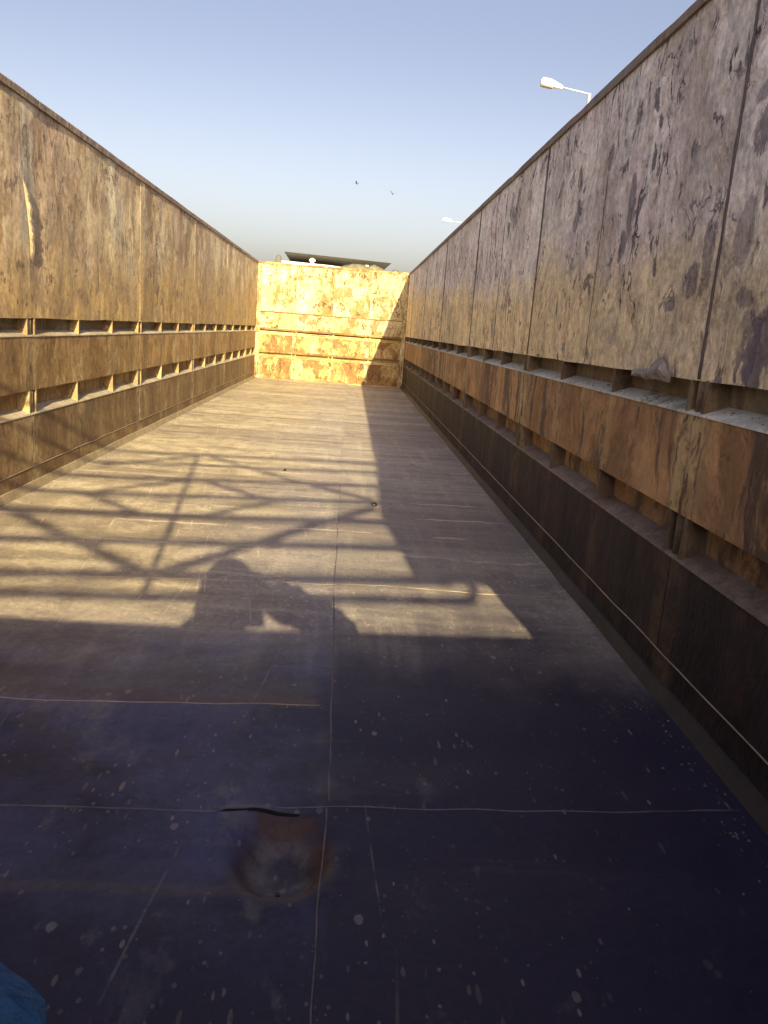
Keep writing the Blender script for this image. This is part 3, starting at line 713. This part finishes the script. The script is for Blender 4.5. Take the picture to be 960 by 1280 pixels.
# ------------------------------------------------------------------ birds
def bird(loc, yawv, flap, size, label):
    bm = bmesh.new()
    n = 8; prof = [(-.5, .01, 0), (-.3, .05, 0), (-.05, .085, .0), (.2, .075, .01), (.33, .05, .03), (.42, .045, .04), (.5, .008, .03)]; rings = []
    for y, r, z in prof: rings.append([bm.verts.new((r*math.cos(2*math.pi*k/n), y, z+r*.9*math.sin(2*math.pi*k/n))) for k in range(n)])
    for A, B in zip(rings, rings[1:]):
        for k in range(n): bm.faces.new((A[k], A[(k+1) % n], B[(k+1) % n], B[k]))
    bm.faces.new(rings[0]); bm.faces.new(rings[-1])
    v_ = [bm.verts.new(p) for p in ((-.10, -.62, .01), (.10, -.62, .01), (.03, -.4, .02), (-.03, -.4, .02))]; bm.faces.new(v_)
    o = obj('bird', bm, M['bird'], None, True)
    for s in (-1, 1):
        bm = bmesh.new(); pts = [(0.05, .22, .03, .17), (.4, .26, .03+.4*flap, .16), (.75, .12, .03+.55*flap, .12), (1.0, -.08, .03+.62*flap, .03)]; T = []
        for x, y, z, c in pts: T.append([bm.verts.new((s*x, y, z)), bm.verts.new((s*x, y-c*1.0, z+.012)), bm.verts.new((s*x, y-c*2, z-.004)), bm.verts.new((s*x, y-c, z-.012))])
        for A, B in zip(T, T[1:]):
            for k in range(4): bm.faces.new((A[k], A[(k+1) % 4], B[(k+1) % 4], B[k]))
        obj('wing', bm, M['bird'], o)
    o.location = loc; o.rotation_euler = (0, R(15), yawv); o.scale = (size,)*3
    return tag(o, label, 'bird', 'birds flying in the sky')
bird((.066, 60, 10.99), R(80), .15, .30, 'tiny bird gliding, left and higher of the two specks in the sky')
bird((2.289, 50, 8.854), R(20), .9, .24, 'tiny bird with raised wings, right and lower of the two specks in the sky')

# ------------------------------------------------------------------ loose bits on the floor
def lump(name, x, y, r, label, cat, mat, seed, parts=True, group=None):
    bm = bmesh.new(); bmesh.ops.create_icosphere(bm, subdivisions=2, radius=1)
    for v in bm.verts:
        k = 1+.35*fbm(v.co*1.3+Vector((seed, 0, 0)), 3); v.co = Vector((v.co.x*r*k, v.co.y*r*k*1.2, (v.co.z*.75+.6)*r*k))
    o = obj(name, bm, mat, None); o.location = (x, y, floor_z(x, y)); return tag(o, label, cat, group)
lump('stone', .504, 4.017, .015, 'dark lump lying on the floor at the edge of the wall shadow', 'stone', M['black'], 3)
lump('stone', -.034, 4.896, .009, 'small dark lump alone on the sunlit floor among the bar shadows', 'stone', M['black'], 8)

rg_ = random.Random(21); bm = bmesh.new()
def chip(x, y, r):
    z = floor_z(max(-1.19, min(1.19, x)), y); ax = rg_.uniform(0, 6.28); k = [rg_.uniform(.5, 1.2) for _ in range(6)]; h_ = r*rg_.uniform(.25, .9)
    top = bm.verts.new((x, y, z+h_)); ring = [bm.verts.new((x+r*k[i]*math.cos(ax+i*1.047), y+r*k[i]*math.sin(ax+i*1.047), z+(h_*.35 if i % 2 else 0)-.0005)) for i in range(6)]
    for i in range(6): bm.faces.new((ring[i], ring[(i+1) % 6], top))
for k in range(900):
    y = .8+rg_.random()**1.6*9; sd_ = -1 if rg_.random() < .5 else 1
    chip(sd_*(1.175-abs(rg_.gauss(0, .045))), y, rg_.uniform(.0012, .0045)*(1+.12*y))
for k in range(420):
    chip(rg_.uniform(-1.1, 1.1), .85+rg_.random()**1.3*5, rg_.uniform(.0009, .0028))
for k in range(700):
    sd_ = -1 if k % 2 else 1; z0 = ROW1[0] if rg_.random() < .5 else ROW2[0]; d = rg_.uniform(.012, .05); y = 1.4+rg_.random()**1.5*8; r = rg_.uniform(.0012, .005)
    zz = z0+.004+(RISE-.004)*d/DEP; top = bm.verts.new((sd_*(1.2+d), y, zz+r*.8)); ring = [bm.verts.new((sd_*(1.2+d)+r*math.cos(i*1.047)*rg_.uniform(.6, 1.3), y+r*math.sin(i*1.047)*rg_.uniform(.6, 1.6), zz-.002)) for i in range(6)]
    for i in range(6): bm.faces.new((ring[i], ring[(i+1) % 6], top))
gr = obj('grit', bm, M['grit'], None); gr['kind'] = 'stuff'; tag(gr, 'fine grit and rust chips scattered on the floor, along its edges and on the wall ledges', 'grit')

# ------------------------------------------------------------------ lattice frame behind the photographer (its bars throw the shadows)
YG = -1.5
def gz(yf): return (yf-YG)/K
def gp(xf, yf, dy=0.): z = gz(yf); return (xf+LX*z, YG+dy, z)
fr = empty('lattice_frame', (.6, YG, GZ), 'steel lattice frame of rails and diagonal braces standing behind the trailer', 'frame')
def putf(o): o.location = (-.6, -YG, -GZ); return o
def bar(name, pts, r, dy=0.):
    bm = bmesh.new(); tube(bm, [gp(x, y, dy) for x, y in pts], r, 8); putf(obj(name, bm, M['rail'], fr, True))
XR = .75
def rail(yl_, sl, r):                     # floor trace: y at x=-.6, slope
    bar('rail', [(-2.2, yl_-1.6*sl), (-.6, yl_), (XR, yl_+sl*(XR+.6))], r)
rail(2.632, .118, .021); rail(3.07, .13, .020); rail(3.53, .115, .021); rail(3.955, .122, .019); rail(4.385, .15, .017); rail(4.846, .15, .015); rail(5.255, .105, .016)
bar('rail', [(-2.2, 2.30), (-.6, 2.42), (-.298, 2.439), (.44, 2.544), (.781, 2.572), (.81, 2.60), (.826, 2.672), (.838, 2.76)], .017)
bar('post', [(-.640, 5.27), (-.569, 4.681), (-.404, 3.351), (-.295, 2.44)], .014)
for pts, r in (([(-1.20, 3.53), (-.735, 3.072), (-.31, 2.65)], .020), ([(-.33, 2.65), (-.076, 3.041), (.237, 3.57), (.50, 3.96)], .020),
               ([(-.99, 3.94), (-.588, 3.545)], .017), ([(-.98, 3.87), (-.516, 4.40)], .013), ([(-.47, 4.41), (-.117, 4.069), (.05, 3.99)], .017),
               ([(-.30, 3.60), (.03, 4.02)], .014), ([(-.55, 5.20), (.084, 4.525), (.50, 4.16)], .015), ([(-1.10, 4.66), (-.60, 5.24)], .013)):
    bar('brace', pts, r)
bm = bmesh.new()
# added unseen plate, outline shaped for its shadow edge; a leg carries it
xl_ = .626+LX*gz(2.80); zb = gz(2.785)
poly = [(.626, 2.785), (.53, 3.80), (.535, 4.4), (.545, 5.0), (.55, 5.75), (-.2, 7.2)]
pl = [gp(*q) for q in poly[:5]]; pl = [(p[0], p[2]) for p in pl]; pl += [(xl_+.9, pl[-1][1]), (xl_+.9, zb)]
prism(bm, pl, lambda x, z: (x, YG-.02, z), lambda x, z: (x, YG+.02, z)); putf(obj('shadow_plate', bm, M['rail'], fr))
for x in (-1.9, xl_+.85):
    bm = bmesh.new(); box(bm, (x-.04, YG-.14, GZ), (x+.04, YG-.05, gz(7.0))); putf(obj('leg', bm, M['rail'], fr))

# ------------------------------------------------------------------ the photographer, leaning on the tailgate
person = empty('person', (.3, -.3, -.6), 'person in a blue work jacket leaning an elbow on the trailer edge, taking the photo', 'person')
def skin_mesh(name, verts, edges, mat, parent, sub=2, root=0):
    me = bpy.data.meshes.new(name); me.from_pydata([v[:3] for v in verts], edges, [])
    o = link(name, me, mat, parent)
    o.modifiers.new("skin", 'SKIN'); s = o.modifiers.new("sub", 'SUBSURF'); s.levels = sub; s.render_levels = sub
    for i, v in enumerate(verts):
        r = v[3]; me.skin_vertices[0].data[i].radius = (r, r) if not isinstance(r, tuple) else r
        me.skin_vertices[0].data[i].use_root = (i == root)
    return o
def putp(o): o.location = (-.3, .3, .6); return o
V = [(.30, -.34, .22, .13), (.30, -.33, .42, .125), (.31, -.31, .60, .14), (.31, -.29, .68, .10), (.305, -.26, .765, .055), (.30, -.23, .86, .075), (.30, -.22, .95, .09), (.30, -.23, 1.02, .07),
     (.13, -.30, .66, .065), (.17, -.06, .675, .056), (.215, .115, .735, .048), (.240, .03, .81, .036), (.262, -.055, .868, .030),
     (.49, -.30, .67, .065), (.63, -.12, .70, .052), (.63, -.04, .765, .045), (.515, -.045, .826, .038), (.415, -.06, .865, .030),
     (.21, -.36, .10, .09), (.19, -.31, -.18, .065), (.18, -.36, -.54, .045), (.18, -.26, -.575, .04), (.39, -.36, .10, .09), (.41, -.31, -.18, .065), (.42, -.36, -.54, .045), (.42, -.26, -.575, .04)]
Ed = [(0, 1), (1, 2), (2, 3), (3, 4), (4, 5), (5, 6), (6, 7), (2, 8), (8, 9), (9, 10), (10, 11), (11, 12), (2, 13), (13, 14), (14, 15), (15, 16), (16, 17), (0, 18), (18, 19), (19, 20), (20, 21), (0, 22), (22, 23), (23, 24), (24, 25)]
putp(skin_mesh('body', V, Ed, M['skin'], person))
# jacket over torso and arms, wrinkled at the elbow
Vj = [(.30, -.34, .20, .15), (.30, -.33, .42, .145), (.31, -.31, .60, .155), (.31, -.285, .69, .10),
      (.13, -.30, .655, .082), (.17, -.08, .665, .076), (.190, .05, .700, .068), (.236, .132, .724, .072), (.212, .03, .805, .048), (.244, -.035, .872, .048),
      (.49, -.30, .665, .085), (.63, -.12, .70, .068), (.635, -.04, .765, .062), (.51, -.045, .834, .070), (.395, -.062, .868, .072)]
Ej = [(0, 1), (1, 2), (2, 3), (2, 4), (4, 5), (5, 6), (6, 7), (7, 8), (8, 9), (2, 10), (10, 11), (11, 12), (12, 13), (13, 14)]
jk = putp(skin_mesh('jacket', Vj, Ej, M['blue'], person, 4))
tx = bpy.data.textures.new("folds", 'CLOUDS'); tx.noise_scale = .035; tx.noise_depth = 2
md = jk.modifiers.new("folds", 'DISPLACE'); md.texture = tx; md.strength = .036; md.texture_coords = 'LOCAL'; md.mid_level = .5
Vt = [(.30, -.34, .22, .155), (.21, -.36, .06, .105), (.19, -.31, -.18, .085), (.18, -.36, -.50, .07), (.39, -.36, .06, .105), (.41, -.31, -.18, .085), (.42, -.36, -.50, .07)]
putp(skin_mesh('trousers', Vt, [(0, 1), (1, 2), (2, 3), (0, 4), (4, 5), (5, 6)], M['trouser'], person))
# head details
bm = bmesh.new(); bmesh.ops.create_uvsphere(bm, u_segments=20, v_segments=14, radius=1)
for v in list(bm.verts):
    if v.co.z < -.1 and v.co.y > -.2 or v.co.z < -.45: bm.verts.remove(v)
for v in bm.verts:
    k = 1+.05*fbm(v.co*3, 2); v.co = Vector((.30+v.co.x*.088*k, -.235+v.co.y*.103*k, .965+v.co.z*.095*k))
putp(obj('hair', bm, M['hair'], person, True))
for s in (-1, 1):
    bm = bmesh.new(); bmesh.ops.create_uvsphere(bm, u_segments=10, v_segments=8, radius=.012)
    for v in bm.verts: v.co += Vector((.30+s*.03, -.142, .945))
    putp(obj('eye', bm, M['lampwhite'], person, True))
    bm = bmesh.new(); bmesh.ops.create_uvsphere(bm, u_segments=10, v_segments=8, radius=1)
    for v in bm.verts: v.co = Vector((.30+s*.088+v.co.x*.012, -.225+v.co.y*.02, .93+v.co.z*.032))
    putp(obj('ear', bm, M['skin'], person, True))
bm = bmesh.new(); tube(bm, [(.30, -.14, .95), (.30, -.122, .915), (.30, -.135, .905)], [.008, .015, .008], 8); putp(obj('nose', bm, M['skin'], person, True))
bm = bmesh.new(); tube(bm, [(.276, -.15, .878), (.30, -.143, .876), (.324, -.15, .878)], [.003, .006, .003], 8); putp(obj('mouth', bm, M['hair'], person, True))
# hands closed on the phone's lower half
for s, base in ((-1, Vector((.272, -.060, .866))), (1, Vector((.408, -.062, .866)))):
    pv = [(base.x+s*.028, base.y-.004, base.z-.006, .022), (base.x, base.y, base.z, .023), (base.x-s*.012, base.y+.006, base.z+.012, .022)]
    pe = [(0, 1), (1, 2)]
    for k in range(4):
        z = base.z-.012+.017*k; n = len(pv); ln = (.8, 1, 1.05, .95)[k]
        pv += [(base.x-s*.002, base.y+.012, z, .009), (base.x-s*.006, base.y+.026, z+.002, .0085), (base.x-s*(.006+.022*ln), base.y+.030, z+.004, .0075), (base.x-s*(.006+.036*ln), base.y+.028, z+.004, .0065)]
        pe += [(1 if k < 2 else 2, n), (n, n+1), (n+1, n+2), (n+2, n+3)]
    n = len(pv); pv += [(base.x-s*.010, base.y-.016, base.z+.018, .0105), (base.x-s*.026, base.y-.010, base.z+.034, .009), (base.x-s*.036, base.y-.004, base.z+.045, .007)]
    pe += [(1, n), (n, n+1), (n+1, n+2)]
    putp(skin_mesh('hand', pv, pe, M['skin'], person, 2, 1))
ph = bpy.data.objects.new('phone_pivot', None)
bm = bmesh.new(); box(bm, (-.014, -.135, .002), (.064, .045, .010))
bmesh.ops.bevel(bm, geom=bm.edges[:]+bm.verts[:], offset=.003, segments=2, affect='EDGES')
phone = obj('phone', bm, M['black'], None); phone.matrix_world = cam.matrix_world.copy() @ Matrix.Translation((0, 0, .004))
tag(phone, 'dark phone held upright in both hands of the person in blue', 'phone')
bpy.data.objects.remove(ph)
